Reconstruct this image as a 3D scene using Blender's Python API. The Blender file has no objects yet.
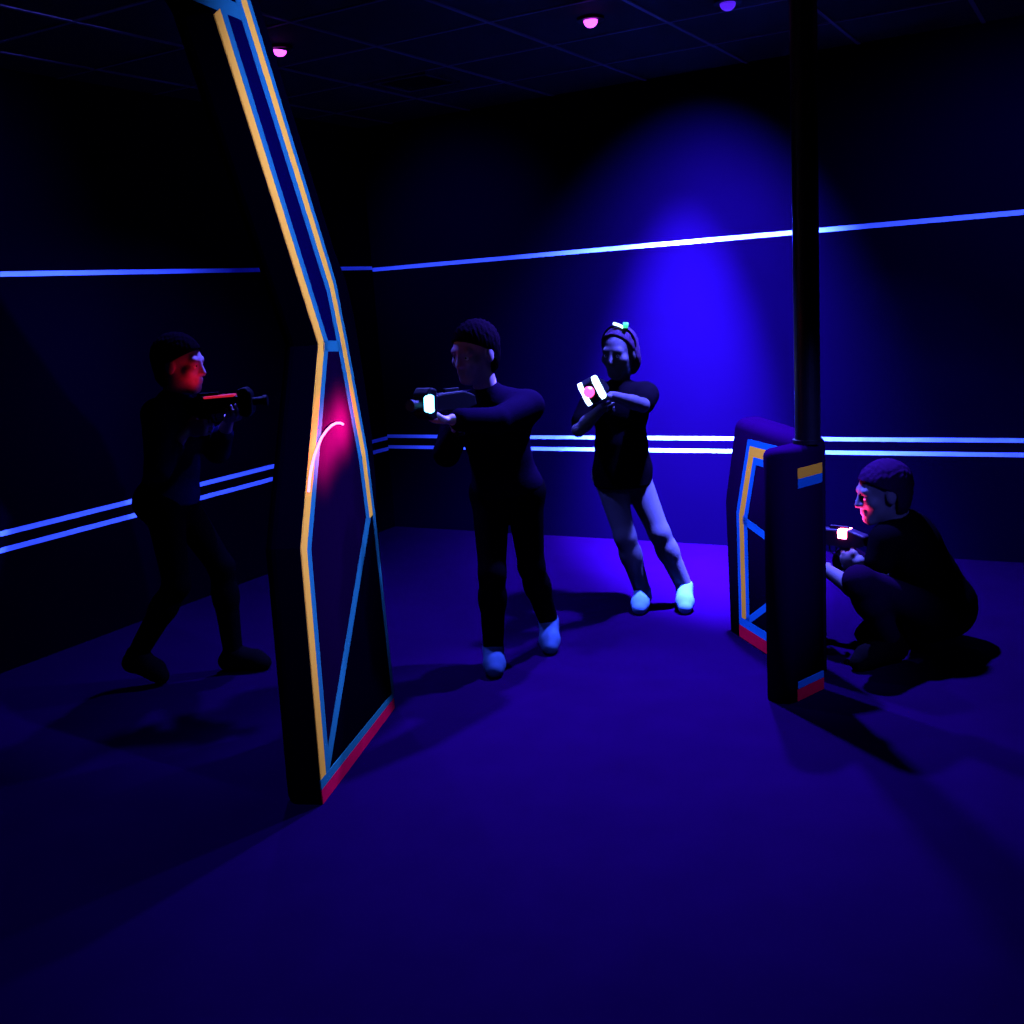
import bpy, bmesh, math, random
import numpy as np
from mathutils import Vector, Matrix

random.seed(4)
scene = bpy.context.scene
COL = scene.collection
V = Vector

# ------------------------------------------------------------------ helpers
def link(o, parent=None):
    COL.objects.link(o)
    if parent is not None:
        o.parent = parent
    return o

def tag(o, label=None, cat=None, group=None, kind=None):
    if label: o['label'] = label
    if cat: o['category'] = cat
    if group: o['group'] = group
    if kind: o['kind'] = kind
    return o

def empty(name, loc):
    o = bpy.data.objects.new(name, None)
    o.empty_display_size = .1
    o.location = loc
    return link(o)

def obj(name, bm, mat, parent=None, smooth=False, loc=None):
    bmesh.ops.recalc_face_normals(bm, faces=bm.faces)
    me = bpy.data.meshes.new(name)
    bm.to_mesh(me); bm.free()
    if smooth:
        me.polygons.foreach_set('use_smooth', [True] * len(me.polygons))
    me.materials.append(mat)
    o = bpy.data.objects.new(name, me)
    if loc is not None: o.location = loc
    return link(o, parent)

def mat(name, col, rough=.6, spec=.3, emit=None, estr=0., coat=0., noise=None, bump=None):
    m = bpy.data.materials.new(name); m.use_nodes = True
    nt = m.node_tree; b = nt.nodes['Principled BSDF']
    b.inputs['Base Color'].default_value = (*col, 1)
    b.inputs['Roughness'].default_value = rough
    b.inputs['Specular IOR Level'].default_value = spec
    b.inputs['Coat Weight'].default_value = coat
    b.inputs['Coat Roughness'].default_value = .12
    if emit:
        b.inputs['Emission Color'].default_value = (*emit, 1)
        b.inputs['Emission Strength'].default_value = estr
    if noise or bump:
        tc = nt.nodes.new('ShaderNodeTexCoord')
        nz = nt.nodes.new('ShaderNodeTexNoise')
        nz.inputs['Scale'].default_value = (noise or bump)[0]
        nz.inputs['Detail'].default_value = 5
        nt.links.new(tc.outputs['Object'], nz.inputs['Vector'])
        if noise:
            mr = nt.nodes.new('ShaderNodeMapRange')
            mr.inputs['To Min'].default_value = 1 - noise[1]
            mr.inputs['To Max'].default_value = 1 + noise[1]
            mx = nt.nodes.new('ShaderNodeMix'); mx.data_type = 'RGBA'; mx.blend_type = 'MULTIPLY'
            mx.inputs['Factor'].default_value = 1
            mx.inputs[6].default_value = (*col, 1)
            nt.links.new(nz.outputs['Fac'], mr.inputs['Value'])
            nt.links.new(mr.outputs['Result'], mx.inputs[7])
            nt.links.new(mx.outputs[2], b.inputs['Base Color'])
        if bump:
            bp = nt.nodes.new('ShaderNodeBump')
            bp.inputs['Strength'].default_value = bump[1]
            bp.inputs['Distance'].default_value = .004
            nt.links.new(nz.outputs['Fac'], bp.inputs['Height'])
            nt.links.new(bp.outputs['Normal'], b.inputs['Normal'])
    return m

def add_box(bm, lo, hi, M=None, bevel=0., seg=2):
    r = bmesh.ops.create_cube(bm, size=1)
    vs = r['verts']
    lo, hi = V(lo), V(hi)
    for v in vs:
        v.co = V([(lo[i] + hi[i]) / 2 + v.co[i] * (hi[i] - lo[i]) for i in range(3)])
    if bevel > 0:
        es = list({e for v in vs for e in v.link_edges})
        rr = bmesh.ops.bevel(bm, geom=es, offset=bevel, segments=seg, profile=.5, affect='EDGES')
        vs = list({v for f in rr['faces'] for v in f.verts} | {v for v in vs if v.is_valid})
    if M is not None:
        bmesh.ops.transform(bm, matrix=M, verts=[v for v in vs if v.is_valid])
    return vs

def add_cyl(bm, p0, p1, r0, r1=None, n=24, cap=True):
    p0, p1 = V(p0), V(p1); d = p1 - p0
    r1 = r0 if r1 is None else r1
    M = Matrix.Translation((p0 + p1) / 2) @ d.to_track_quat('Z', 'Y').to_matrix().to_4x4()
    r = bmesh.ops.create_cone(bm, cap_ends=cap, segments=n, radius1=r0, radius2=r1, depth=d.length, matrix=M)
    return r['verts']

def add_tube(bm, pts, r, n=8):
    pts = [V(p) for p in pts]; rings = []
    for i, p in enumerate(pts):
        t = (pts[min(i + 1, len(pts) - 1)] - pts[max(i - 1, 0)]).normalized()
        a = t.orthogonal().normalized() if not rings else (up - t * up.dot(t)).normalized()
        up = a; b = t.cross(a)
        rings.append([bm.verts.new(p + (a * math.cos(2 * math.pi * k / n) + b * math.sin(2 * math.pi * k / n)) * r) for k in range(n)])
    for A, B in zip(rings, rings[1:]):
        for k in range(n):
            bm.faces.new((A[k], A[(k + 1) % n], B[(k + 1) % n], B[k]))
    bm.faces.new(rings[0]); bm.faces.new(rings[-1][::-1])

def add_prism(bm, poly, fr, d0, d1, bevel=0., seg=3, edge_test=None):
    """poly: 2-D points (a, b); fr(a, b, d) -> 3-D; extruded from depth d0 to d1"""
    A = [bm.verts.new(fr(a, b, d0)) for a, b in poly]
    B = [bm.verts.new(fr(a, b, d1)) for a, b in poly]
    n = len(poly); side = []
    fa = bm.faces.new(A); fb = bm.faces.new(B[::-1])
    for k in range(n):
        side.append(bm.faces.new((A[k], B[k], B[(k + 1) % n], A[(k + 1) % n])))
    if bevel > 0:
        es = {e for e in fa.edges} | {e for e in fb.edges} | {e for f in side for e in f.edges}
        if edge_test: es = {e for e in es if edge_test(e)}
        bmesh.ops.recalc_face_normals(bm, faces=[fa, fb] + side)
        bmesh.ops.bevel(bm, geom=list(es), offset=bevel, segments=seg, profile=.5, affect='EDGES', clamp_overlap=True)

def offset_line(pts, d):
    """2-D polyline moved sideways by d (to the right of its direction), mitred"""
    pts = [V(p) for p in pts]; out = []
    for i, p in enumerate(pts):
        ns = []
        if i > 0: t = (p - pts[i - 1]).normalized(); ns.append(V((t.y, -t.x)))
        if i < len(pts) - 1: t = (pts[i + 1] - p).normalized(); ns.append(V((t.y, -t.x)))
        m = sum(ns, V((0, 0))).normalized()
        out.append(p + m * (d / max(.35, m.dot(ns[0]))))
    return out

def band(bm, pts, d0, d1, fr, h0, h1):
    """a strip of tape lying between offsets d0 and d1 of a polyline"""
    a, b = offset_line(pts, d0), offset_line(pts, d1)
    lo = [[bm.verts.new(fr(p.x, p.y, h0)) for p in a], [bm.verts.new(fr(p.x, p.y, h0)) for p in b]]
    hi = [[bm.verts.new(fr(p.x, p.y, h1)) for p in a], [bm.verts.new(fr(p.x, p.y, h1)) for p in b]]
    n = len(pts)
    for i in range(n - 1):
        bm.faces.new((hi[0][i], hi[0][i + 1], hi[1][i + 1], hi[1][i]))
        bm.faces.new((lo[0][i], lo[1][i], lo[1][i + 1], lo[0][i + 1]))
        bm.faces.new((lo[0][i], lo[0][i + 1], hi[0][i + 1], hi[0][i]))
        bm.faces.new((lo[1][i], hi[1][i], hi[1][i + 1], lo[1][i + 1]))
    for i in (0, n - 1):
        bm.faces.new((lo[0][i], hi[0][i], hi[1][i], lo[1][i]))

# ------------------------------------------------------------------ materials
M = {}
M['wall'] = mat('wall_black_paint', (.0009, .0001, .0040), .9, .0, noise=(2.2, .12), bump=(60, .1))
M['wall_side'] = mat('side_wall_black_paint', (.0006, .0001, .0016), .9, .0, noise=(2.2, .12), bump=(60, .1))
M['ceil'] = mat('black_ceiling_tile', (.006, .005, .008), .9, .1, bump=(90, .3))
M['rail'] = mat('ceiling_rail_grey', (.11, .08, .09), .5, .1)
M['floor'] = mat('dark_carpet', (.0042, .0001, .0098), .95, .0, noise=(5, .16), bump=(160, .6))
M['stripe'] = mat('white_reactive_tape', (.22, .46, .85), .6, .0)
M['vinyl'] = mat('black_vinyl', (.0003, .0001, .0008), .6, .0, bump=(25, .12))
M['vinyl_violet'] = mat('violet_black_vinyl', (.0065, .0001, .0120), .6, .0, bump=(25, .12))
M['vinyl_blue'] = mat('deep_blue_vinyl', (.0006, .0002, .0075), .6, .0)
M['vinyl_navy'] = mat('navy_vinyl', (.0032, .0002, .0036), .6, .0)
M['orange'] = mat('orange_reactive_tape', (.80, .38, .012), .6, .0)
M['blue'] = mat('blue_reactive_tape', (.010, .115, .058), .6, .0)
M['blue_lit'] = mat('lit_blue_reactive_tape', (.004, .105, .17), .6, .0)  # the blue tape again, with the barrier's bluer light put into its colour
M['red'] = mat('red_reactive_tape', (.45, .001, .014), .6, .0, noise=(30, .2))
M['steel'] = mat('black_painted_steel', (.003, .002, .004), .4, .25, bump=(70, .35))
M['skin'] = mat('skin', (.30, .20, .24), .6, .1)
M['skin_pale'] = mat('skin_pale', (.036, .032, .040), .6, .05)
M['skin_fair'] = mat('skin_fair', (.085, .080, .085), .6, .05)
M['black_cloth'] = mat('black_cloth', (.0012, .0008, .0016), .95, .0, bump=(120, .3))
M['navy_cloth'] = mat('navy_cloth', (.0022, .0008, .0045), .95, .0, bump=(120, .3))
M['dim_cloth'] = mat('dim_cloth', (.0055, .001, .008), .95, .0, bump=(120, .3))
M['grey_cloth'] = mat('grey_cloth', (.035, .036, .044), .9, .05, bump=(120, .3))
M['blue_cloth'] = mat('dark_blue_cloth', (.003, .002, .022), .95, .0, bump=(120, .3))
M['hair'] = mat('dark_hair', (.0025, .001, .003), .8, .0, bump=(140, .5))
M['hair_violet'] = mat('violet_lit_hair', (.011, .002, .016), .7, .0, bump=(140, .5))  # purple lamp light on the head is put into this hair colour
M['hair_brown'] = mat('brown_hair', (.012, .004, .014), .7, .04, bump=(140, .5))
M['shoe_white'] = mat('white_shoe', (.05, .14, .20), .8, .0)
M['shoe_grey'] = mat('pale_blue_shoe', (.020, .05, .075), .8, .0)
M['shoe_black'] = mat('black_shoe', (.002, .0015, .002), .8, .0)
M['eye_white'] = mat('eye_white', (.6, .6, .6), .3, .5)
M['gun'] = mat('phaser_black_plastic', (.002, .002, .003), .5, .05)
M['gun_violet'] = mat('phaser_grey_plastic', (.012, .006, .02), .45, .2)
M['dot'] = mat('pale_toggle', (.75, .7, .7), .5, .3)

def glow(name, col, s):
    return mat(name, (.02, .02, .02), .4, .3, emit=col, estr=s)
M['led_cyan'] = glow('cyan_led', (.10, .62, 1.), 1.6)
M['led_white'] = glow('white_cyan_led', (.45, .80, 1.), 1.0)
M['led_pink'] = glow('pink_led', (1., .03, .16), .9)
M['led_hotpink'] = glow('hot_pink_led', (1., .09, .26), 6.)
M['led_red'] = glow('red_led', (1., .02, .06), .06)
M['led_green'] = glow('green_led', (.06, .75, .42), .16)
M['led_mint'] = glow('mint_led', (.45, .85, .80), .5)
M['streak'] = glow('pink_light_streak', (1., .12, .30), .8)
M['uv_lens'] = glow('violet_lamp_lens', (.75, .05, 1.), .7)
M['uv_lens_dim'] = glow('dim_violet_lamp_lens', (.10, .015, 1.), .12)

# ------------------------------------------------------------------ the room
XL, XR, YB, YF, HC = -4.58, 2.4, 6.20, -1.6, 2.80
T = .15
def slab(name, lo, hi, m, label):
    bm = bmesh.new(); add_box(bm, lo, hi)
    return tag(obj(name, bm, m), label, kind='structure')
floor = slab('floor', (XL - T, YF - T, -.1), (XR + T, YB + T, 0), M['floor'], 'dark violet carpet floor of the arena')
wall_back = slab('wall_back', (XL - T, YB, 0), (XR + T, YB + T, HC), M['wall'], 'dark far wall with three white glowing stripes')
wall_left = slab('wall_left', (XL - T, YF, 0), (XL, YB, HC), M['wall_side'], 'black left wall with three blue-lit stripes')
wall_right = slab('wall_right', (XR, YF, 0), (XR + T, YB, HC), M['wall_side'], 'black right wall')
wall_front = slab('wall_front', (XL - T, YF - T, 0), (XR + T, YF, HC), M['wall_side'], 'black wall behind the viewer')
ceiling = slab('ceiling', (XL - T, YF - T, HC), (XR + T, YB + T, HC + .1), M['ceil'], 'black tiled ceiling on a thin metal grid')
bm = bmesh.new()
x0, y0, ts = -3.087, 4.372, .61
for k in range(-3, 10):
    x = x0 + k * ts
    if XL < x < XR: add_box(bm, (x - .009, YF, HC - .006), (x + .009, YB, HC + .002))
for k in range(-10, 4):
    y = y0 + k * ts
    if YF < y < YB: add_box(bm, (XL, y - .009, HC - .0055), (XR, y + .009, HC + .0025))
obj('ceiling_grid', bm, M['rail'], ceiling)

for zc, w in ((1.852, .026), (.672, .0235), (.594, .0235)):
    bm = bmesh.new(); add_box(bm, (XL + .003, YB - .003, zc - w / 2), (XR, YB + .001, zc + w / 2))
    obj('tape_stripe', bm, M['stripe'], wall_back)
for zc, w in ((1.864, .024), (.659, .025), (.581, .025)):
    bm = bmesh.new(); add_box(bm, (XL - .001, YF, zc - w / 2), (XL + .003, YB - .004, zc + w / 2))
    obj('tape_stripe', bm, M['stripe'], wall_left)

# ------------------------------------------------------------------ ceiling lamps
LIGHT = (.090, .100, 1.0)
def beam(root, d, energy, cone, blend, rad=.04, oval=1.):
    d = V(d).normalized()
    ld = bpy.data.lights.new('spot_beam', 'SPOT')
    ld.energy = energy; ld.color = LIGHT; ld.spot_size = math.radians(cone); ld.spot_blend = blend
    ld.shadow_soft_size = rad
    lo = bpy.data.objects.new('spot_beam', ld)
    lo.location = V((0, 0, -.006)) + d * .07; link(lo, root)
    lo.rotation_euler = d.to_track_quat('-Z', 'Y').to_euler(); lo.scale = (oval, 1, 1)
def lamp(loc, target, energy, cone, blend, lens, label, lens_r=.031):
    loc, target = V(loc), V(target)
    d = (target - loc).normalized()
    root = empty('ceiling_spotlight', (loc.x, loc.y, HC))
    tag(root, label, 'spotlight', 'violet spotlights set in the ceiling tiles')
    bm = bmesh.new(); add_cyl(bm, (0, 0, -.012), (0, 0, 0), .062, n=32)
    obj('base_plate', bm, M['gun'], root)
    c = V((0, 0, -.006))
    bm = bmesh.new()
    add_cyl(bm, c - d * .010, c + d * .012, .026, .034, 28, cap=False)
    add_cyl(bm, c - d * .011, c - d * .009, .026, .026, 28)
    obj('housing', bm, M['gun'], root)
    bm = bmesh.new()
    bmesh.ops.create_uvsphere(bm, u_segments=20, v_segments=10, radius=lens_r,
                              matrix=Matrix.Translation(c + d * .010) @ d.to_track_quat('Z', 'Y').to_matrix().to_4x4() @ Matrix.Diagonal((1, 1, .8, 1)))
    obj('lens', bm, lens, root, smooth=True)
    beam(root, d, energy, cone, blend)
    return root

LZ = 2.75
side = lamp((-3.42, 4.07, LZ), (-3.7, 3.8, 0), 140, 115, 1., M['uv_lens'], 'bright violet ceiling spotlight beside the tall leaning pillar')
beam(side, (-.42, 2.13, -.95), 55, 50, 1.)  # second beam added to brighten the far wall's upper stripe
lamp((-2.11, 4.654, LZ), (-1.50, 3.20, 0), 620, 60, 1., M['uv_lens'], 'bright violet ceiling spotlight above the running child')
key = lamp((-1.53, 4.82, LZ), (-1.60, 4.72, 0), 600, 112, 1., M['uv_lens_dim'], 'dim violet ceiling spotlight nearest the black pole, cut by the top of the frame', lens_r=.034)
beam(key, (-.79, 1.38, -2.65), 8500, 78, 1., oval=.36)
beam(key, (-.70, 1.38, -1.95), 1500, 98, 1., oval=.60)
front = lamp((-1.87, 1.25, LZ), (-2.0, 2.05, 0), 48, 80, 1., M['uv_lens'], 'violet ceiling spotlight in front of the leaning pillar')
beam(front, (.50, 3.2, -2.15), 420, 24, 1., oval=.6)  # extra narrow beam added to brighten the barrier's tapes
wash = lamp((1.19, 2.24, LZ), (-.97, 3.93, .60), 130, 24, 1., M['uv_lens'], 'added unseen violet ceiling spotlight on the right, brightening the padded post')  # lamp out of view, added to brighten the tapes on the post

lamp((-.03, 4.66, LZ), (-.5, 6.2, 1.3), 55, 95, 1., M['uv_lens'], 'added unseen violet ceiling spotlight brightening the right end of the far wall')  # unseen lamp, added so the stripes at the right end get light

beam(wash, (-3.49, .50, -1.15), 950, 46, 1., oval=.45)  # extra beam added to brighten the tall pillar's tapes

# ------------------------------------------------------------------ ceiling vent
vent = empty('ceiling_vent', (-3.40, 5.16, HC)); tag(vent, 'faint square vent in the dark ceiling near the far wall', 'vent')
bm = bmesh.new()
for a in (-1, 1):
    add_box(bm, (-.17, a * .16 - .012, -.02), (.17, a * .16 + .012, 0))
    add_box(bm, (a * .16 - .012, -.17, -.02), (a * .16 + .012, .17, 0))
obj('frame', bm, M['gun_violet'], vent)
for k in range(7):
    bm = bmesh.new()
    add_box(bm, (-.15, -.014, -.002), (.15, .014, .001), Matrix.Translation((0, -.126 + k * .042, -.010)) @ Matrix.Rotation(.5, 4, 'X'))
    obj('slat', bm, M['gun_violet'], vent)

# ------------------------------------------------------------------ tall leaning pillar (left)
P0 = V((-2.222, 2.466, 0)); UU = V((-.3235, .9462, 0)); NN = V((.9462, .3235, 0))
pil = empty('maze_pillar', P0)
tag(pil, 'tall bent black padded pillar edged with orange and blue tape at the left', 'pillar')
fp = lambda a, b, d: UU * a + V((0, 0, b)) + NN * d
OUT = [(0, 0), (.05, .86), (.39, 1.485), (-.147, 2.41), (-.36, 2.56), (-.36, 2.795), (-.02, 2.795), (.17, 2.55),
       (.643, 1.805), (.742, 1.70), (.795, 1.573), (.847, 1.308), (.870, 1.131), (.868, .933), (.838, .80), (.838, 0)]
bm = bmesh.new()
TH = .135
add_prism(bm, OUT, fp, -TH, 0)
bmesh.ops.recalc_face_normals(bm, faces=bm.faces)
rear = [e for e in bm.edges if all(v.co.dot(NN) < -.5 * TH for v in e.verts)]
bmesh.ops.bevel(bm, geom=rear, offset=.05, segments=5, profile=.5, affect='EDGES', clamp_overlap=True)
front = [e for e in bm.edges if all(v.co.dot(NN) > -1e-4 for v in e.verts)]
bmesh.ops.bevel(bm, geom=front, offset=.004, segments=2, profile=.5, affect='EDGES', clamp_overlap=True)
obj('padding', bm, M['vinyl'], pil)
Lp = [(.004, .052), (.05, .86), (.39, 1.485), (-.147, 2.405)]
Rp = [(.797, .812), (.775, 1.06), (.665, 1.49), (.605, 1.69), (.10, 2.50), (-.06, 2.79)]
h0, h1 = -.001, .0022
def tape(parent, name, m, fr, *bands, h=(h0, h1)):
    bm = bmesh.new()
    for pts, a, b in bands: band(bm, pts, a, b, fr, *h)
    return obj(name, bm, m, parent)
def poly(parent, name, m, fr, pts, h):
    bm = bmesh.new(); add_prism(bm, pts, fr, h[0], h[1]); return obj(name, bm, m, parent)
g = 0.0
poly(pil, 'blue_panel', M['vinyl_blue'], fp, [(.39 + .05, 1.49), (.66, 1.49), (.60, 1.69), (.12, 2.46), (-.12, 2.42)], (-.001, .0010))
poly(pil, 'navy_panel', M['vinyl_navy'], fp, [(.05, .07), (.09, .10), (.77, .82), (.76, 1.06), (.66, 1.48), (.42, 1.48), (.10, .86)], (-.001, .0008))
tape(pil, 'orange_tape', M['orange'], fp, (Lp, .002, .050))
tape(pil, 'blue_tape', M['blue'], fp, (Lp, .050, .086))
tape(pil, 'orange_tape', M['orange'], fp, (Rp, -.052, -.010))
tape(pil, 'blue_tape', M['blue'], fp, (Rp, -.088, -.052))
tape(pil, 'blue_tape', M['blue'], fp, (Rp, -.010, .018))
tape(pil, 'blue_tape', M['blue'], fp, ([(.43, 1.480), (.635, 1.468)], -.018, .020))
tape(pil, 'blue_tape', M['blue'], fp, ([(-.34, 2.43), (.05, 2.455)], -.02, .022), h=(h0, .0018))
tape(pil, 'blue_tape', M['blue'], fp, ([(.745, .825), (.075, .10)], -.024, .024), h=(h0, .0018))
tape(pil, 'blue_tape', M['blue'], fp, ([(.797, .83), (.826, .06)], -.018, .010), h=(h0, .0024))
tape(pil, 'blue_tape', M['blue'], fp, ([(.004, .068), (.832, .052)], -.017, .018), h=(h0, .0028))
tape(pil, 'red_base_band', M['red'], fp, ([(.004, .026), (.832, .019)], -.025, .025), h=(h0, .0030))
# glowing wire tube made up to stand for a gun's light trail on the face
wp = [(.150, 1.025), (.168, 1.06), (.198, 1.10), (.232, 1.13), (.27, 1.155), (.315, 1.18), (.37, 1.197), (.42, 1.207), (.47, 1.209), (.51, 1.204), (.535, 1.196)]
bm = bmesh.new(); add_tube(bm, [fp(a, b, .008) for a, b in wp], .0042, 8)
streak = obj('light_streak', bm, M['streak'], loc=P0, smooth=True)
for (a_, b_), en in (((.54, 1.195), 20.), ((.42, 1.165), 12.), ((.32, 1.115), 7.)):
    ld = bpy.data.lights.new('pink_fill', 'SPOT'); ld.color = (1, .02, .24); ld.energy = en; ld.shadow_soft_size = .015  # unseen spots off the face, added to make the pink glow
    ld.spot_size = math.radians(112); ld.spot_blend = 1.
    lo = bpy.data.objects.new('pink_fill', ld); lo.location = fp(a_, b_, .12); lo.rotation_euler = (-NN).to_track_quat('-Z', 'Y').to_euler(); link(lo, streak)
tag(streak, 'short curved pink glowing light wire built as a tube, standing for a light trail on the leaning pillar', 'light wire')

# ------------------------------------------------------------------ low barrier with the pole (right)
A0 = V((-1.452, 4.532, 0)); UB = V((.684, -.7295, 0)); NB = V((-.7295, -.684, 0))
bar = empty('maze_barrier', A0)
tag(bar, 'waist-high black padded barrier with orange, blue and red tape under the pole', 'barrier')
fb = lambda a, b, d: UB * a + V((0, 0, b)) + NB * d
bm = bmesh.new()
add_prism(bm, [(-.130, 0), (-.150, .62), (-.020, 1.015), (.555, .985), (.555, 0)], fb, -.14, .0, bevel=.045, seg=5,
          edge_test=lambda e: max(v.co.z for v in e.verts) > .01)
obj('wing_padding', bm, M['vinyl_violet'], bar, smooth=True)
tl = [(.022, .065), (.020, .585), (.142, .912), (.50, .912)]
hb = (-.004, .002)
tape(bar, 'blue_tape', M['blue_lit'], fb, (tl, -.022, .006), h=hb)
tape(bar, 'orange_tape', M['orange'], fb, (tl, .006, .050), h=hb)
tape(bar, 'blue_tape', M['blue_lit'], fb, (tl, .050, .082), h=hb)
tape(bar, 'blue_tape', M['blue_lit'], fb, ([(.06, .565), (.5, .50)], -.018, .018), h=hb)
tape(bar, 'blue_tape', M['blue_lit'], fb, ([(.06, .085), (.40, .30)], -.016, .016), h=hb)
tape(bar, 'blue_tape', M['blue_lit'], fb, ([(.0, .082), (.5, .082)], -.020, .022), h=(-.004, .0026))
tape(bar, 'red_base_band', M['red'], fb, ([(.0, .032), (.5, .032)], -.030, .028), h=(-.004, .0028))
# rounded second wing that carries the pole
C1 = V((-1.015, 3.852, 0)) - A0; UC = V((.355, .935, 0)); NC = V((.935, -.355, 0))
fc = lambda a, b, d: C1 + UC * a + V((0, 0, b)) + NC * d
R2 = .061
bm = bmesh.new()
pts = [(.0 - R2 * math.sin(t), -R2 + R2 * math.cos(t)) for t in [math.pi * k / 16 for k in range(17)]]
pl = [(a, b) for a, b in pts] + [(.180, -2 * R2), (.180, 0)]
fz = lambda a, b, d: fc(a, d, b)
add_prism(bm, pl, fz, 0, .985, bevel=.03, seg=4, edge_test=lambda e: min(v.co.z for v in e.verts) > .9)
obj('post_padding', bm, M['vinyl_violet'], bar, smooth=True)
tape(bar, 'orange_tape', M['orange'], fc, ([(.022, .890), (.177, .890)], -.020, .020), h=(-.004, .002))
tape(bar, 'blue_tape', M['blue_lit'], fc, ([(.022, .852), (.177, .852)], -.018, .018), h=(-.004, .002))
tape(bar, 'blue_tape', M['blue_lit'], fc, ([(.008, .065), (.177, .065)], -.015, .015), h=(-.004, .002))
tape(bar, 'red_base_band', M['red'], fc, ([(.004, .026), (.177, .026)], -.025, .024), h=(-.004, .002))
bm = bmesh.new(); add_cyl(bm, (0, 0, .9855), (0, 0, HC), .0475, n=32)
add_cyl(bm, (0, 0, .9855), (0, 0, 1.0), .056, n=32)
pole = obj('steel_pole', bm, M['steel'], loc=(-1.003, 4.012, 0), smooth=False)
tag(pole, 'black round pole rising from the padded barrier to the ceiling', 'pole')

# ------------------------------------------------------------------ implicit-surface figures
class Field:
    def __init__(s, lo, hi, h):
        s.lo = np.array(lo, np.float32); s.h = h
        s.n = np.ceil((np.array(hi) - np.array(lo)) / h).astype(int) + 1
        s.F = np.full(s.n, 1., np.float32)
    def sub(s, lo, hi):
        a = np.clip(np.floor((np.array(lo) - s.lo) / s.h).astype(int), 0, s.n)
        b = np.clip(np.ceil((np.array(hi) - s.lo) / s.h).astype(int) + 1, 0, s.n)
        sl = tuple(slice(i, j) for i, j in zip(a, b))
        g = np.meshgrid(*[s.lo[k] + s.h * np.arange(a[k], b[k], dtype=np.float32) for k in range(3)], indexing='ij')
        return sl, np.stack(g, -1)
    def add(s, prim, inflate=0.):
        kind = prim[0]; k = prim[-1]
        lo, hi = bounds(prim); m = inflate + k + .03
        sl, P = s.sub(lo - m, hi + m)
        if P.size == 0: return
        d = sdf(prim, P) - inflate
        f = s.F[sl]
        if k < 0:                       # carve
            s.F[sl] = np.maximum(f, -d); return
        hh = np.clip(.5 + .5 * (d - f) / -k, 0, 1) if k > 1e-6 else None
        if hh is None: s.F[sl] = np.minimum(f, d)
        else: s.F[sl] = np.minimum(f, d) - np.maximum(k - np.abs(f - d), 0) ** 2 / (4 * k)
    def cut(s, p, n):                   # keep the side n points to
        g = np.meshgrid(*[s.lo[k] + s.h * np.arange(s.n[k], dtype=np.float32) for k in range(3)], indexing='ij')
        n = np.array(n, float); n /= np.linalg.norm(n)
        d = sum((g[k] - p[k]) * n[k] for k in range(3))
        s.F = np.maximum(s.F, -d)
    def cut_any(s, planes):             # keep what lies on the kept side of any plane
        g = np.meshgrid(*[s.lo[k] + s.h * np.arange(s.n[k], dtype=np.float32) for k in range(3)], indexing='ij')
        best = None
        for p, n in planes:
            n = np.array(n, float); n /= np.linalg.norm(n)
            d = -sum((g[k] - p[k]) * n[k] for k in range(3))
            best = d if best is None else np.minimum(best, d)
        s.F = np.maximum(s.F, best)
    def ripple(s, amp, freq):           # tousled locks
        g = np.meshgrid(*[s.lo[k] + s.h * np.arange(s.n[k], dtype=np.float32) for k in range(3)], indexing='ij')
        x, y, z = g
        s.F += amp * (np.sin(freq * x + 3 * np.sin(freq * .4 * z)) * np.sin(freq * y + 2 * np.sin(freq * .5 * x)) + .6 * np.sin(freq * 1.7 * (x + y) + freq * .3 * z))
    def mesh(s, name, m, parent):
        F = s.F; n = F.shape
        cs = np.zeros((n[0] - 1, n[1] - 1, n[2] - 1, 3), np.float32); cnt = np.zeros(cs.shape[:3], np.float32)
        c = [(i, j, k) for i in (0, 1) for j in (0, 1) for k in (0, 1)]
        g = lambda o: F[o[0]:n[0] - 1 + o[0], o[1]:n[1] - 1 + o[1], o[2]:n[2] - 1 + o[2]]
        for a in c:
            for b in c:
                df = [b[i] - a[i] for i in range(3)]
                if sum(df) != 1 or min(df) < 0: continue
                fa, fb_ = g(a), g(b); x = (fa < 0) != (fb_ < 0)
                t = np.where(x, fa / np.where(x, fa - fb_, 1), 0)
                for i in range(3): cs[..., i] += np.where(x, a[i] + t * df[i], 0)
                cnt += x
        act = cnt > 0
        idx = np.full(act.shape, -1, np.int64); ijk = np.argwhere(act); idx[act] = np.arange(len(ijk))
        vs = (ijk + cs[act] / cnt[act][:, None]) * s.h + s.lo
        quads = []
        for ax in range(3):
            o1, o2 = [i for i in range(3) if i != ax]
            sl0 = [slice(1, n[i] - 1) for i in range(3)]; sl1 = list(sl0)
            sl0[ax] = slice(0, n[ax] - 1); sl1[ax] = slice(1, n[ax])
            fa, fb_ = F[tuple(sl0)], F[tuple(sl1)]
            X = np.argwhere((fa < 0) != (fb_ < 0))
            if len(X) == 0: continue
            flip = (fa[tuple(X.T)] < 0)
            base = X.copy(); base[:, o1] += 1; base[:, o2] += 1
            q = []
            for d1, d2 in ((-1, -1), (0, -1), (0, 0), (-1, 0)):
                b = base.copy(); b[:, o1] += d1; b[:, o2] += d2; q.append(idx[tuple(b.T)])
            q = np.stack(q, 1)
            if ax == 1: flip = ~flip
            q[~flip] = q[~flip][:, ::-1]
            quads.append(q)
        q = np.concatenate(quads); q = q[(q >= 0).all(1)]
        me = bpy.data.meshes.new(name)
        me.from_pydata(vs.tolist(), [], q.tolist())
        me.polygons.foreach_set('use_smooth', [True] * len(me.polygons))
        me.materials.append(m)
        return link(bpy.data.objects.new(name, me), parent)

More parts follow.
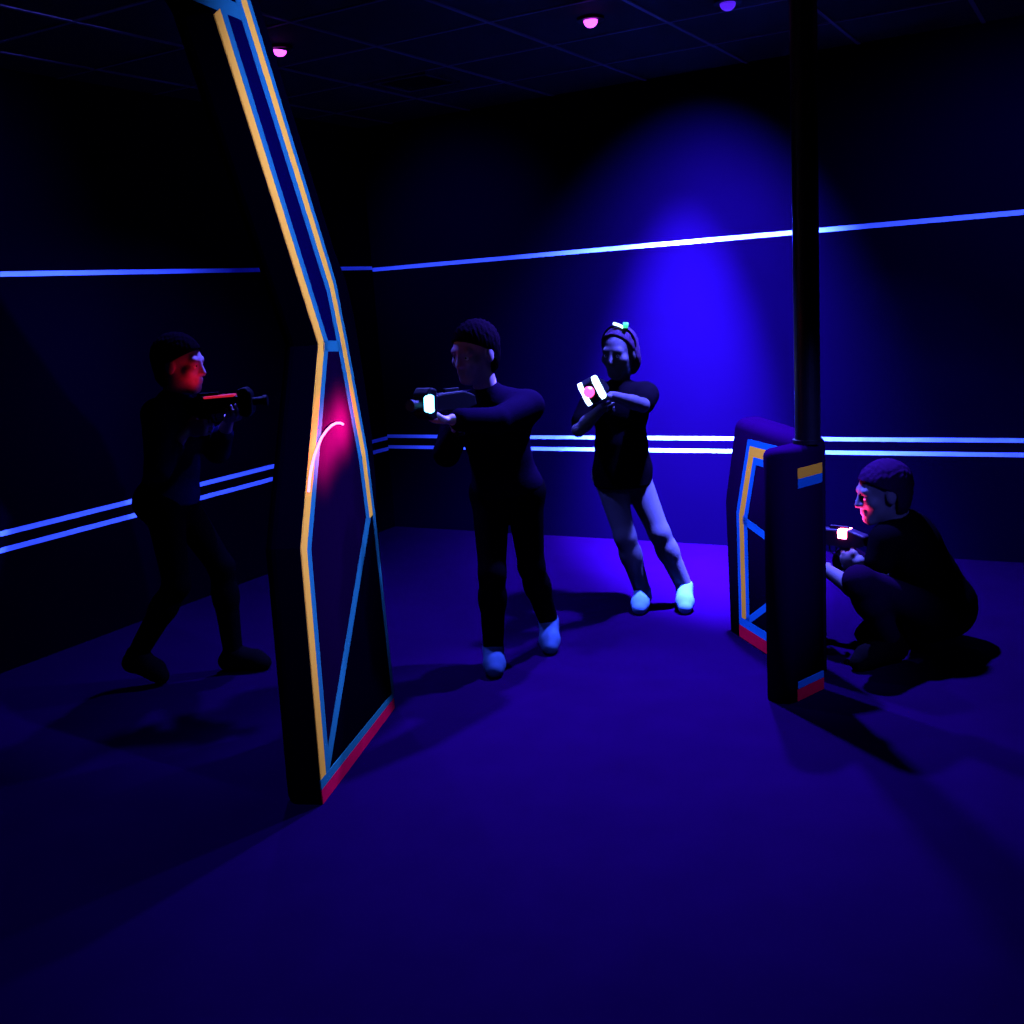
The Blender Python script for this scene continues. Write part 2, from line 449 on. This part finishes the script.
def bounds(p):
    if p[0] == 'cap':
        a, b, r0, r1 = p[1:5]; r = max(r0, r1)
        return np.minimum(a, b) - r, np.maximum(a, b) + r
    c, Rm, r = p[1:4]; e = np.abs(Rm) @ np.array(r)
    return np.array(c) - e, np.array(c) + e

def sdf(p, P):
    if p[0] == 'cap':
        a, b, r0, r1 = p[1:5]
        a = np.array(a, np.float32); ab = np.array(b, np.float32) - a
        t = np.clip(((P - a) @ ab) / max(1e-9, float(ab @ ab)), 0, 1)
        return np.linalg.norm(P - a - t[..., None] * ab, axis=-1) - (r0 + (r1 - r0) * t)
    c, Rm, r = p[1:4]
    q = (P - np.array(c, np.float32)) @ np.array(Rm, np.float32); r = np.array(r, np.float32)
    k0 = np.linalg.norm(q / r, axis=-1); k1 = np.linalg.norm(q / (r * r), axis=-1)
    return k0 * (k0 - 1) / np.maximum(k1, 1e-6)

A = lambda *v: np.array(v if len(v) > 1 else v[0], float)
def nrm(v): v = np.array(v, float); return v / np.linalg.norm(v)
cap = lambda a, b, r0, r1, k: ('cap', A(a), A(b), r0, r1, k)
ell = lambda c, Rm, r, k: ('ell', A(c), Rm, r, k)
def frame(f, u):                         # columns: forward, left, up
    f = nrm(f); l = nrm(np.cross(u, f)); u = np.cross(f, l)
    return np.stack([f, l, u], 1)

def ik(a, b, l1, l2, hint):
    d = b - a; L = np.linalg.norm(d)
    if L > .985 * (l1 + l2):
        s = L / (.985 * (l1 + l2)); l1 *= s; l2 *= s
    x = (l1 * l1 - l2 * l2 + L * L) / (2 * L); hgt = math.sqrt(max(0, l1 * l1 - x * x))
    e = d / L; h = np.array(hint, float); h = h - e * (h @ e); h = nrm(h)
    return a + e * x + h * hgt

def hand_prims(w, d, pn, side, s, curl):
    """w wrist, d wrist->knuckles, pn palm side, side = thumb side"""
    d = nrm(d); pn = nrm(pn - d * (pn @ d)); sd = nrm(side - d * (side @ d) - pn * (side @ pn))
    Rm = np.stack([d, sd, pn], 1); out = []
    out.append(ell(w + d * .045 * s, Rm, (.052 * s, .042 * s, .017 * s), .014 * s))
    for k, (off, ln) in enumerate(((.030, .92), (.010, 1.), (-.011, .95), (-.031, .76))):
        p = w + (d * (.082 - .004 * abs(k - 1)) + sd * off) * s; ang = 0
        for seg, (l, c) in enumerate(((.043, curl[0]), (.028, curl[1]), (.021, curl[2]))):
            ang += c
            v = d * math.cos(ang) + pn * math.sin(ang)
            q = p + v * l * ln * s
            out.append(cap(p, q, (.0095 - .0008 * seg) * s, (.0088 - .0008 * seg) * s, .004 * s if seg else .008 * s)); p = q
    p = w + (d * .028 + sd * .034) * s
    q = p + nrm(d * .6 + sd * .55 + pn * .55) * .040 * s
    out.append(cap(p, q, .014 * s, .011 * s, .012 * s))
    q2 = q + nrm(d * .75 + sd * .05 + pn * .7) * .030 * s
    out.append(cap(q, q2, .0108 * s, .009 * s, .004 * s))
    return out

def person(J, s, hs, head_f, head_u, up_b, mats, label, hands, shoes, hairstyle='short', sleeve=.55, tunic=None, hres=.005, lean_feet=True):
    root = empty('person', tuple(J['root'])); tag(root, label, 'person', None)
    o = A(J['root']); J = {k: (A(v) - o) for k, v in J.items() if k != 'root'}
    mid = lambda a, b, t=.5: J[a] * (1 - t) + J[b] * t
    rv = nrm(J['shR'] - J['shL']); up = nrm(J['neck'] - J['pelvis']); fw = nrm(np.cross(up, rv))
    Rt = frame(fw, up)
    rvp = nrm(J['hipR'] - J['hipL']); upp = nrm(J['chest'] - J['pelvis']); Rp = frame(np.cross(upp, rvp), upp)
    waist = mid('chest', 'pelvis', .52)
    sw = np.linalg.norm(J['shR'] - J['shL']) / 2
    torso = [ell(J['chest'] + up * .02 * s, Rt, (.105 * s, sw * .98, .155 * s), .05 * s),
             cap(J['shR'] - rv * .02, J['shL'] + rv * .02, .056 * s, .056 * s, .05 * s),
             ell(waist, Rt, (.092 * s, .132 * s, .13 * s), .05 * s),
             cap(J['chest'], waist, .09 * s, .09 * s, .05 * s),
             cap(waist, J['pelvis'], .09 * s, .10 * s, .05 * s)]
    pelv = [ell(J['pelvis'], Rp, (.112 * s, .155 * s, .115 * s), .05 * s),
            cap(J['hipR'] - Rp[:, 0] * .05 * s, J['hipL'] - Rp[:, 0] * .05 * s, .088 * s, .088 * s, .05 * s)]
    legs, arms, feet, upper = [], [], {}, []
    for S in 'RL':
        hp, kn, an, to = (J[k + S] for k in ('hip', 'kn', 'an', 'to'))
        legs += [cap(hp, kn, .080 * s, .050 * s, .03 * s), cap(kn, mid('kn' + S, 'an' + S, .35), .048 * s, .050 * s, .03 * s),
                 cap(mid('kn' + S, 'an' + S, .3), an, .050 * s, .036 * s, .03 * s)]
        fd = nrm(to - an); flat = nrm(np.array([fd[0], fd[1], 0]))
        heel = an + nrm(np.cross(np.cross(flat, fd), fd) if abs(fd[2]) > .9 else np.array([0, 0, -1.])) * .045 * s - flat * .03 * s
        ball = an * .25 + to * .75
        heel[2] = max(heel[2], .03 * s)
        feet[S] = [cap(an, heel, .036 * s, .034 * s, .02 * s), cap(heel, ball, .034 * s, .036 * s, .02 * s), cap(an, ball, .034 * s, .03 * s, .02 * s),
                   cap(ball, to, .038 * s, .028 * s, .02 * s)]
        sh, el, wr = J['sh' + S], J['el' + S], J['wr' + S]
        upper += [cap(sh, el, .050 * s, .040 * s, .03 * s)]
        arms += [cap(el, mid('el' + S, 'wr' + S, .35), .039 * s, .040 * s, .012 * s), cap(mid('el' + S, 'wr' + S, .3), wr, .040 * s, .026 * s, .012 * s)]
    H = frame(head_f, head_u); f, l, u = H.T; c = J['head']
    q = lambda a, b, d: c + (f * a + l * b + u * d) * hs
    head = [cap(J['neck'] - up * .03 * s, q(-.02, 0, -.05), .054 * s, .050 * hs, .03),
            ell(q(-.012, 0, .028), H, tuple(np.array((.098, .077, .090)) * hs), .02),
            ell(q(.022, 0, -.045), H, tuple(np.array((.066, .060, .072)) * hs), .03),
            cap(q(.060, .012, -.098), q(.060, -.012, -.098), .022 * hs, .022 * hs, .025),
            cap(q(.070, .034, .018), q(.070, -.034, .018), .020 * hs, .020 * hs, .012),
            cap(q(.086, 0, .004), q(.100, 0, -.034), .009 * hs, .0125 * hs, .012),
            cap(q(.088, .013, -.036), q(.088, -.013, -.036), .010 * hs, .010 * hs, .008),
            cap(q(.058, .045, -.025), q(.058, -.045, -.025), .022 * hs, .022 * hs, .02),
            cap(q(.080, .020, -.062), q(.080, -.020, -.062), .0085 * hs, .0085 * hs, .006),
            cap(q(.079, .016, -.073), q(.079, -.016, -.073), .0090 * hs, .0090 * hs, .006)]
    for sg in (-1, 1):
        head.append(ell(q(-.008, sg * .078, -.005), H, tuple(np.array((.021, .010, .034)) * hs), .006))
    handp = []
    for S, (d, pn, sd, curl) in hands.items():
        handp += hand_prims(J['wr' + S], A(d), A(pn), A(sd), s * 1.02, curl)
    allp = torso + pelv + legs + feet['R'] + feet['L'] + upper + arms + head + handp
    lo = np.min([bounds(p)[0] for p in allp], 0) - .05; hi = np.max([bounds(p)[1] for p in allp], 0) + .05
    F = Field(lo, hi, hres)
    for p in torso + pelv + legs + upper + arms + head: F.add(p)
    for p in feet['R'] + feet['L']: F.add(p, -.009)
    for sg in (-1, 1):
        F.add(('ell', q(.098, sg * .032, -.004), H, tuple(np.array((.020, .017, .013)) * hs), -1.))
    F.add(('ell', q(.096, 0, -.0675), H, tuple(np.array((.010, .018, .0022)) * hs), -1.))
    for p in handp: F.add(p)
    F.cut(np.array([0, 0, .004]), (0, 0, 1))
    body = F.mesh('body', mats['skin'], root)
    for sg in (-1, 1):
        bm = bmesh.new()
        bmesh.ops.create_uvsphere(bm, u_segments=14, v_segments=8, radius=.0125 * hs, matrix=Matrix.Translation(q(.0745, sg * .032, -.003)))
        e = obj('eye', bm, M['eye_white'], root, smooth=True)
        bm = bmesh.new()
        bmesh.ops.create_uvsphere(bm, u_segments=10, v_segments=6, radius=.006 * hs, matrix=Matrix.Translation(q(.0825, sg * .032, -.003)))
        obj('pupil', bm, M['shoe_black'], e, smooth=True)
    def garment(name, prims, inf, m, cuts, h=.008, carve=(), either=None, ripple=None):
        lo = np.min([bounds(p)[0] for p in prims], 0) - .06; hi = np.max([bounds(p)[1] for p in prims], 0) + .06
        G = Field(lo, hi, h)
        for p in prims: G.add(p, inf)
        for p in carve: G.add(p, 0)
        if ripple: G.ripple(*ripple)
        for cp, cn in cuts: G.cut(cp, cn)
        if either: G.cut_any(either)
        return G.mesh(name, m, root)
    # trousers / leggings
    garment('trousers', pelv + [cap(waist, J['pelvis'], .088 * s, .10 * s, .05 * s)] + legs, .011, mats['legs'], [((0, 0, .055), (0, 0, 1))])
    # shirt with sleeves; each sleeve ends at the given fraction of the upper arm or below it
    sl = []
    for S in 'RL':
        sh, el, wr = J['sh' + S], J['el' + S], J['wr' + S]
        if sleeve <= 1: sl.append(cap(sh, sh * (1 - sleeve) + el * sleeve, .052 * s, .046 * s, .03 * s))
        else:
            t = sleeve - 1
            sl += [cap(sh, el, .052 * s, .042 * s, .03 * s), cap(el, el * (1 - t) + wr * t, .042 * s, .032 * s, .012)]
    sp = torso + pelv[:1] + sl
    cuts = []
    if tunic:
        hem = J['pelvis'] - A(0, 0, tunic)
        sp = sp + [cap(waist, hem, .12 * s, .155 * s, .05 * s)]
        cuts = [((0, 0, hem[2] + .02), (0, 0, 1))]
    else:
        cuts = [(J['pelvis'] - upp * .02 * s, upp)]
    garment('shirt', sp + [cap(J['neck'] - up * .06 * s, J['neck'] - up * .015 * s, .058 * s, .056 * s, .02)], .017, mats['shirt'], cuts)
    for S in 'RL':
        garment('shoe', feet[S], .012, shoes, [((0, 0, 0), (0, 0, 1)), (J['an' + S] + A(0, 0, .03 * s), (0, 0, -1))], h=.006)
    # hair
    hp = [ell(q(-.016, 0, .032), H, tuple(np.array((.108, .089, .100)) * hs), .02)]
    hc = [(q(-.09, 0, -.095), u)]
    hp += [ell(q(-.045, 0, -.03), H, tuple(np.array((.062, .074, .080)) * hs), .03)]
    ei = [(q(0, 0, .016), -f * .50 + u * .86), (q(-.030, 0, 0), -f)]
    cv = []
    if hairstyle == 'bob':
        hp += [ell(q(-.035, 0, -.045), H, tuple(np.array((.075, .093, .105)) * hs), .03)]
        hc = []; ei = [(q(.030, 0, .045), -f * .85 + u * .53)]
    hair = garment('hair', hp, .0, mats['hair'], hc, h=.005, either=ei, ripple=(.0018, 150.))
    return root, q, H, hs

# ------------------------------------------------------------------ phasers
def phaser(G, Fw, Up, lights, label, body='gun', scale=1.):
    """grip centre G, barrel along Fw; built in local axes x forward, y left, z up"""
    root = empty('laser_phaser', tuple(G)); tag(root, label, 'laser gun', 'laser guns held by the players')
    f, l, u = frame(Fw, Up).T
    root.matrix_world = Matrix(((f[0], l[0], u[0], G[0]), (f[1], l[1], u[1], G[1]), (f[2], l[2], u[2], G[2]), (0, 0, 0, 1))) @ Matrix.Scale(scale, 4)
    fr = lambda a, b, d: V((a, d, b))
    bm = bmesh.new()
    add_prism(bm, [(-.11, .062), (-.10, .105), (-.03, .125), (.10, .122), (.20, .108), (.20, .060), (.09, .050), (.03, .046), (-.05, .048)], fr, -.024, .024, bevel=.007, seg=2)
    obj('body', bm, M[body], root)
    bm = bmesh.new()
    add_prism(bm, [(-.022, .05), (.022, .05), (.012, -.055), (-.036, -.055)], fr, -.015, .015, bevel=.006, seg=2)
    obj('grip', bm, M[body], root)
    bm = bmesh.new()
    add_tube(bm, [(.022, 0, .046), (.03, 0, .012), (.055, 0, .006), (.075, 0, .02), (.078, 0, .05)], .004, 8)
    obj('trigger_guard', bm, M[body], root, smooth=True)
    bm = bmesh.new(); add_tube(bm, [(.045, 0, .047), (.043, 0, .032), (.048, 0, .018)], .0035, 8)
    obj('trigger', bm, M[body], root, smooth=True)
    bm = bmesh.new(); add_cyl(bm, (.195, 0, .085), (.262, 0, .085), .019, .017, 24)
    add_cyl(bm, (.255, 0, .085), (.272, 0, .085), .023, .023, 24)
    obj('barrel', bm, M[body], root)
    bm = bmesh.new(); add_box(bm, (-.02, -.006, .12), (.07, .006, .138), bevel=.003)
    obj('sight_rail', bm, M[body], root)
    bm = bmesh.new()
    add_prism(bm, [(.155, .03), (.19, .022), (.212, .045), (.212, .125), (.19, .150), (.155, .142)], fr, -.040, .040, bevel=.008, seg=2)
    obj('front_shroud', bm, M[body], root)
    if lights.get('bar'):
        for sg in lights.get('sides', (-1, 1)):
            bm = bmesh.new()
            add_prism(bm, [(.185, .058), (.205, .052), (.222, .062), (.222, .112), (.205, .124), (.185, .118)] if lights.get('small') else [(.166, .036), (.200, .026), (.222, .046), (.222, .126), (.200, .146), (.166, .138)], fr, sg * .026, sg * .0485, bevel=.003, seg=2)
            obj('light_bar', bm, M[lights['bar']], root)
    if lights.get('block'):
        bm = bmesh.new(); add_box(bm, (-.022, -.029, .086), (.022, .029, .128), bevel=.006)
        obj('light_window', bm, M[lights['block']], root)
    if lights.get('lens'):
        bm = bmesh.new(); add_cyl(bm, (.268, 0, .085), (.280, 0, .085), .027, .018, 24)
        obj('front_lens', bm, M[lights['lens']], root, smooth=False)
    if lights.get('strip'):
        bm = bmesh.new(); add_box(bm, (.01, -.027, .114), (.14, .027, .124), bevel=.004)
        obj('light_strip', bm, M[lights['strip']], root)
    if lights.get('glow'):
        col, en, pos, d, cone = lights['glow']
        ld = bpy.data.lights.new('led_face_spot', 'SPOT'); ld.color = col; ld.energy = en; ld.shadow_soft_size = .02  # unseen spot beside the gun, added to throw LED light on the face
        ld.spot_size = math.radians(cone); ld.spot_blend = .8
        lo = bpy.data.objects.new('led_face_spot', ld); lo.location = pos; link(lo, root)
        lo.rotation_euler = V(d).to_track_quat('-Z', 'Y').to_euler()
    return root

def aim_arms(J, G, Fw, Up, s, main='R', support=True, hint_main=(0, 0, -1), hint_sup=(0, 0, -1), l=(.25, .23)):
    """wrists, elbows and hand frames for holding a phaser"""
    f, lft, u = frame(Fw, Up).T; G = A(G); sg = 1 if main == 'R' else -1
    other = 'L' if main == 'R' else 'R'; hands = {}
    J['wr' + main] = G - f * .088 * s - lft * sg * .028 * s - u * .004
    hands[main] = (f, lft * sg, u, (.75, 1.25, .8))
    J['el' + main] = ik(A(J['sh' + main]), J['wr' + main], l[0] * s, l[1] * s, hint_main)
    if support:
        d = nrm(f * .45 - lft * sg * .9)
        J['wr' + other] = G + f * .115 + u * (.046 - .030 * s) - d * .070 * s
        hands[other] = (d, u, f, (.5, .7, .6))
        J['el' + other] = ik(A(J['sh' + other]), J['wr' + other], l[0] * s, l[1] * s, hint_sup)
    return hands

# --- teenager in dark clothes stalking forward (centre left)
S1 = .92
J = dict(root=(-2.27, 3.90, 0), head=(-2.322, 3.798, 1.385), neck=(-2.312, 3.861, 1.215), chest=(-2.301, 3.885, 1.06), pelvis=(-2.278, 3.916, .79),
         shR=(-2.445, 3.853, 1.150), shL=(-2.145, 3.922, 1.145), hipR=(-2.345, 3.885, .762), hipL=(-2.212, 3.945, .757),
         knR=(-2.280, 3.745, .450), knL=(-2.215, 3.975, .425), anR=(-2.345, 3.815, .085), anL=(-2.245, 4.160, .115), toR=(-2.275, 3.700, .034), toL=(-2.185, 4.045, .034))
G1 = (-2.281, 3.556, 1.125); F1 = nrm((-.12, -.99, .05)); U1 = (0, 0, 1)
hd = aim_arms(J, G1, F1, U1, S1, hint_main=(-.7, .1, -1), hint_sup=(.8, 0, -1))
person(J, S1, 1.03, (-.22, -.97, -.14), (.05, .0, 1), None, dict(skin=M['skin'], shirt=M['navy_cloth'], legs=M['black_cloth'], hair=M['hair']),
       'person in dark clothes stepping forward, aiming a gun with a bright cyan light', hd, M['shoe_grey'], 'short', sleeve=1.85)
phaser(G1, F1, U1, dict(bar='led_cyan', sides=(1,), small=True), 'laser gun glowing bright cyan in the hands of the dark-clothed player at the centre')

# --- child in black tunic running (centre)
S2 = .84
J = dict(root=(-2.05, 4.82, 0), head=(-2.113, 4.808, 1.30), neck=(-2.123, 4.825, 1.135), chest=(-2.130, 4.825, .99), pelvis=(-2.140, 4.845, .715),
         shR=(-2.245, 4.785, 1.088), shL=(-2.000, 4.865, 1.085), hipR=(-2.205, 4.820, .680), hipL=(-2.090, 4.878, .680),
         knR=(-2.095, 4.740, .390), knL=(-1.955, 4.845, .395), anR=(-2.060, 4.845, .085), anL=(-1.865, 4.930, .10), toR=(-2.030, 4.725, .030), toL=(-1.815, 4.800, .032))
G2 = (-2.085, 4.58, 1.08); F2 = nrm((.24, -.97, .02)); U2 = (-.37, -.21, .90)
hd = aim_arms(J, G2, F2, U2, S2, hint_main=(-.9, .1, -.6), hint_sup=(.9, .1, -.6))
r2, q2, H2, hs2 = person(J, S2, .98, (-.05, -1., -.08), (.03, 0, 1), None, dict(skin=M['skin_pale'], shirt=M['black_cloth'], legs=M['grey_cloth'], hair=M['hair_brown']),
       'running child in a black tunic and pale leggings with a lit headband', hd, M['shoe_white'], 'bob', sleeve=.75, tunic=.10)
# headband with a lit clip
bm = bmesh.new()
pts = []
for k in range(41):
    t = math.pi * (-.02 + 1.04 * k / 40)
    pts.append(V(q2(.018 - .02 * abs(math.cos(t)), .092 * math.cos(t), .036 + .098 * math.sin(t))))
add_tube(bm, pts, .0045, 8)
hbnd = obj('headband', bm, M['black_cloth'], r2, smooth=True)
def arc_strip(name, t0, t1, m, wd, z=0.):
    bm = bmesh.new(); ps = []
    for k in range(9):
        t = math.pi * (t0 + (t1 - t0) * k / 8)
        ps.append(V(q2(.030 - .02 * abs(math.cos(t)), .102 * math.cos(t), .046 + z * k / 8 + .102 * math.sin(t))))
    add_tube(bm, ps, wd, 8); return obj(name, bm, m, hbnd, smooth=True)
arc_strip('light_strip', .52, .37, M['led_mint'], .007, -.012)
arc_strip('light_strip', 0.36, .28, M['led_green'], .014, .012)
phaser(G2, F2, U2, dict(bar='led_white', lens='led_pink'), 'laser gun with two white light bars and a pink lens aimed by the running child', scale=.95)

# --- crouching player (right)
S3 = .98
J = dict(root=(-.80, 4.50, 0), head=(-.825, 4.524, .700), neck=(-.750, 4.566, .560), chest=(-.712, 4.605, .435), pelvis=(-.590, 4.680, .180),
         shR=(-.785, 4.420, .520), shL=(-.775, 4.750, .490), hipR=(-.610, 4.575, .165), hipL=(-.630, 4.765, .160),
         knR=(-.855, 4.205, .400), knL=(-.985, 4.620, .370), anR=(-.765, 4.385, .105), anL=(-.800, 4.690, .105), toR=(-.865, 4.270, .036), toL=(-.920, 4.630, .036))
G3 = (-.985, 4.57, .40); F3 = nrm((-.95, .30, -.02)); U3 = (0, 0, 1)
hd = aim_arms(J, G3, F3, U3, S3, main='L', support=False, hint_main=(.2, .4, -.8))
J['wrR'] = A(-1.045, 4.425, .385); J['elR'] = ik(A(J['shR']), J['wrR'], .25, .22, (.5, -.3, -.8))
hd['R'] = (A(-.55, .75, -.2), A(.1, .1, -1), A(.75, .55, .2), (.25, .35, .3))
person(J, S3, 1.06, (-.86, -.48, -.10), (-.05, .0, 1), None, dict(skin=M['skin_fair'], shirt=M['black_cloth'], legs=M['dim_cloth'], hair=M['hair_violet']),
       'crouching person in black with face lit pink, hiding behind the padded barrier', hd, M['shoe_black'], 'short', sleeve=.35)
phaser(G3, F3, U3, dict(block='led_hotpink', glow=((1, .03, .22), 6.0, (-.01, .07, .125), (-.164, -.075, .19), 55)), 'laser gun glowing pink held out by the crouching player', body='gun_violet')

# --- player dashing along the left wall
S4 = .90
J = dict(root=(-3.55, 3.25, 0), head=(-3.456, 3.259, 1.415), neck=(-3.495, 3.240, 1.270), chest=(-3.520, 3.241, 1.13), pelvis=(-3.575, 3.217, .85),
         shR=(-3.475, 3.115, 1.215), shL=(-3.565, 3.350, 1.205), hipR=(-3.545, 3.150, .825), hipL=(-3.605, 3.280, .815),
         knR=(-3.55, 3.165, .46), knL=(-3.455, 3.350, .50), anR=(-3.735, 3.060, .16), anL=(-3.470, 3.370, .09), toR=(-3.665, 3.110, .045), toL=(-3.350, 3.430, .034))
G4 = (-3.36, 3.27, 1.150); F4 = nrm((.85, .52, .02)); U4 = (0, 0, 1)
hd = aim_arms(J, G4, F4, U4, S4, hint_main=(0, -.3, -1), hint_sup=(0, .3, -1))
person(J, S4, 1.02, (.80, .30, -.08), (.03, .0, 1), None, dict(skin=M['skin'], shirt=M['blue_cloth'], legs=M['black_cloth'], hair=M['hair']),
       'person in a dark blue shirt running along the left wall, face lit red', hd, M['shoe_black'], 'short', sleeve=1.5)
phaser(G4, F4, U4, dict(strip='led_red', glow=((1, .01, .03), 0.075, (.06, -.07, .15), (-.146, .10, .115), 60)), 'laser gun with a thin red light held by the player at the left wall')

# ------------------------------------------------------------------ world, camera, view
w = bpy.data.worlds.new('World'); scene.world = w; w.use_nodes = True
w.node_tree.nodes['Background'].inputs[0].default_value = (.002, .0015, .02, 1)
w.node_tree.nodes['Background'].inputs[1].default_value = .1

cd = bpy.data.cameras.new('camera'); cam = bpy.data.objects.new('camera', cd); link(cam)
Rw = ((.8707339900868202, .040735329406925196, -.49006423195903104),
      (.48730825336140454, -.2051824224679598, .8487819741936306),
      (-.06597715296481635, -.977875660014242, -.19850997163459647))
cam.matrix_world = Matrix([[r[0], -r[1], -r[2], t] for r, t in zip(Rw, (0, 0, 1.6))] + [[0, 0, 0, 1]])
cd.sensor_width = 36; cd.lens = 1059 / 1024 * 36; cd.clip_start = .05
scene.camera = cam

vs = scene.view_settings
vs.view_transform = 'Standard'; vs.look = 'None'; vs.gamma = 1; vs.use_curve_mapping = False
vs.exposure = 3.0
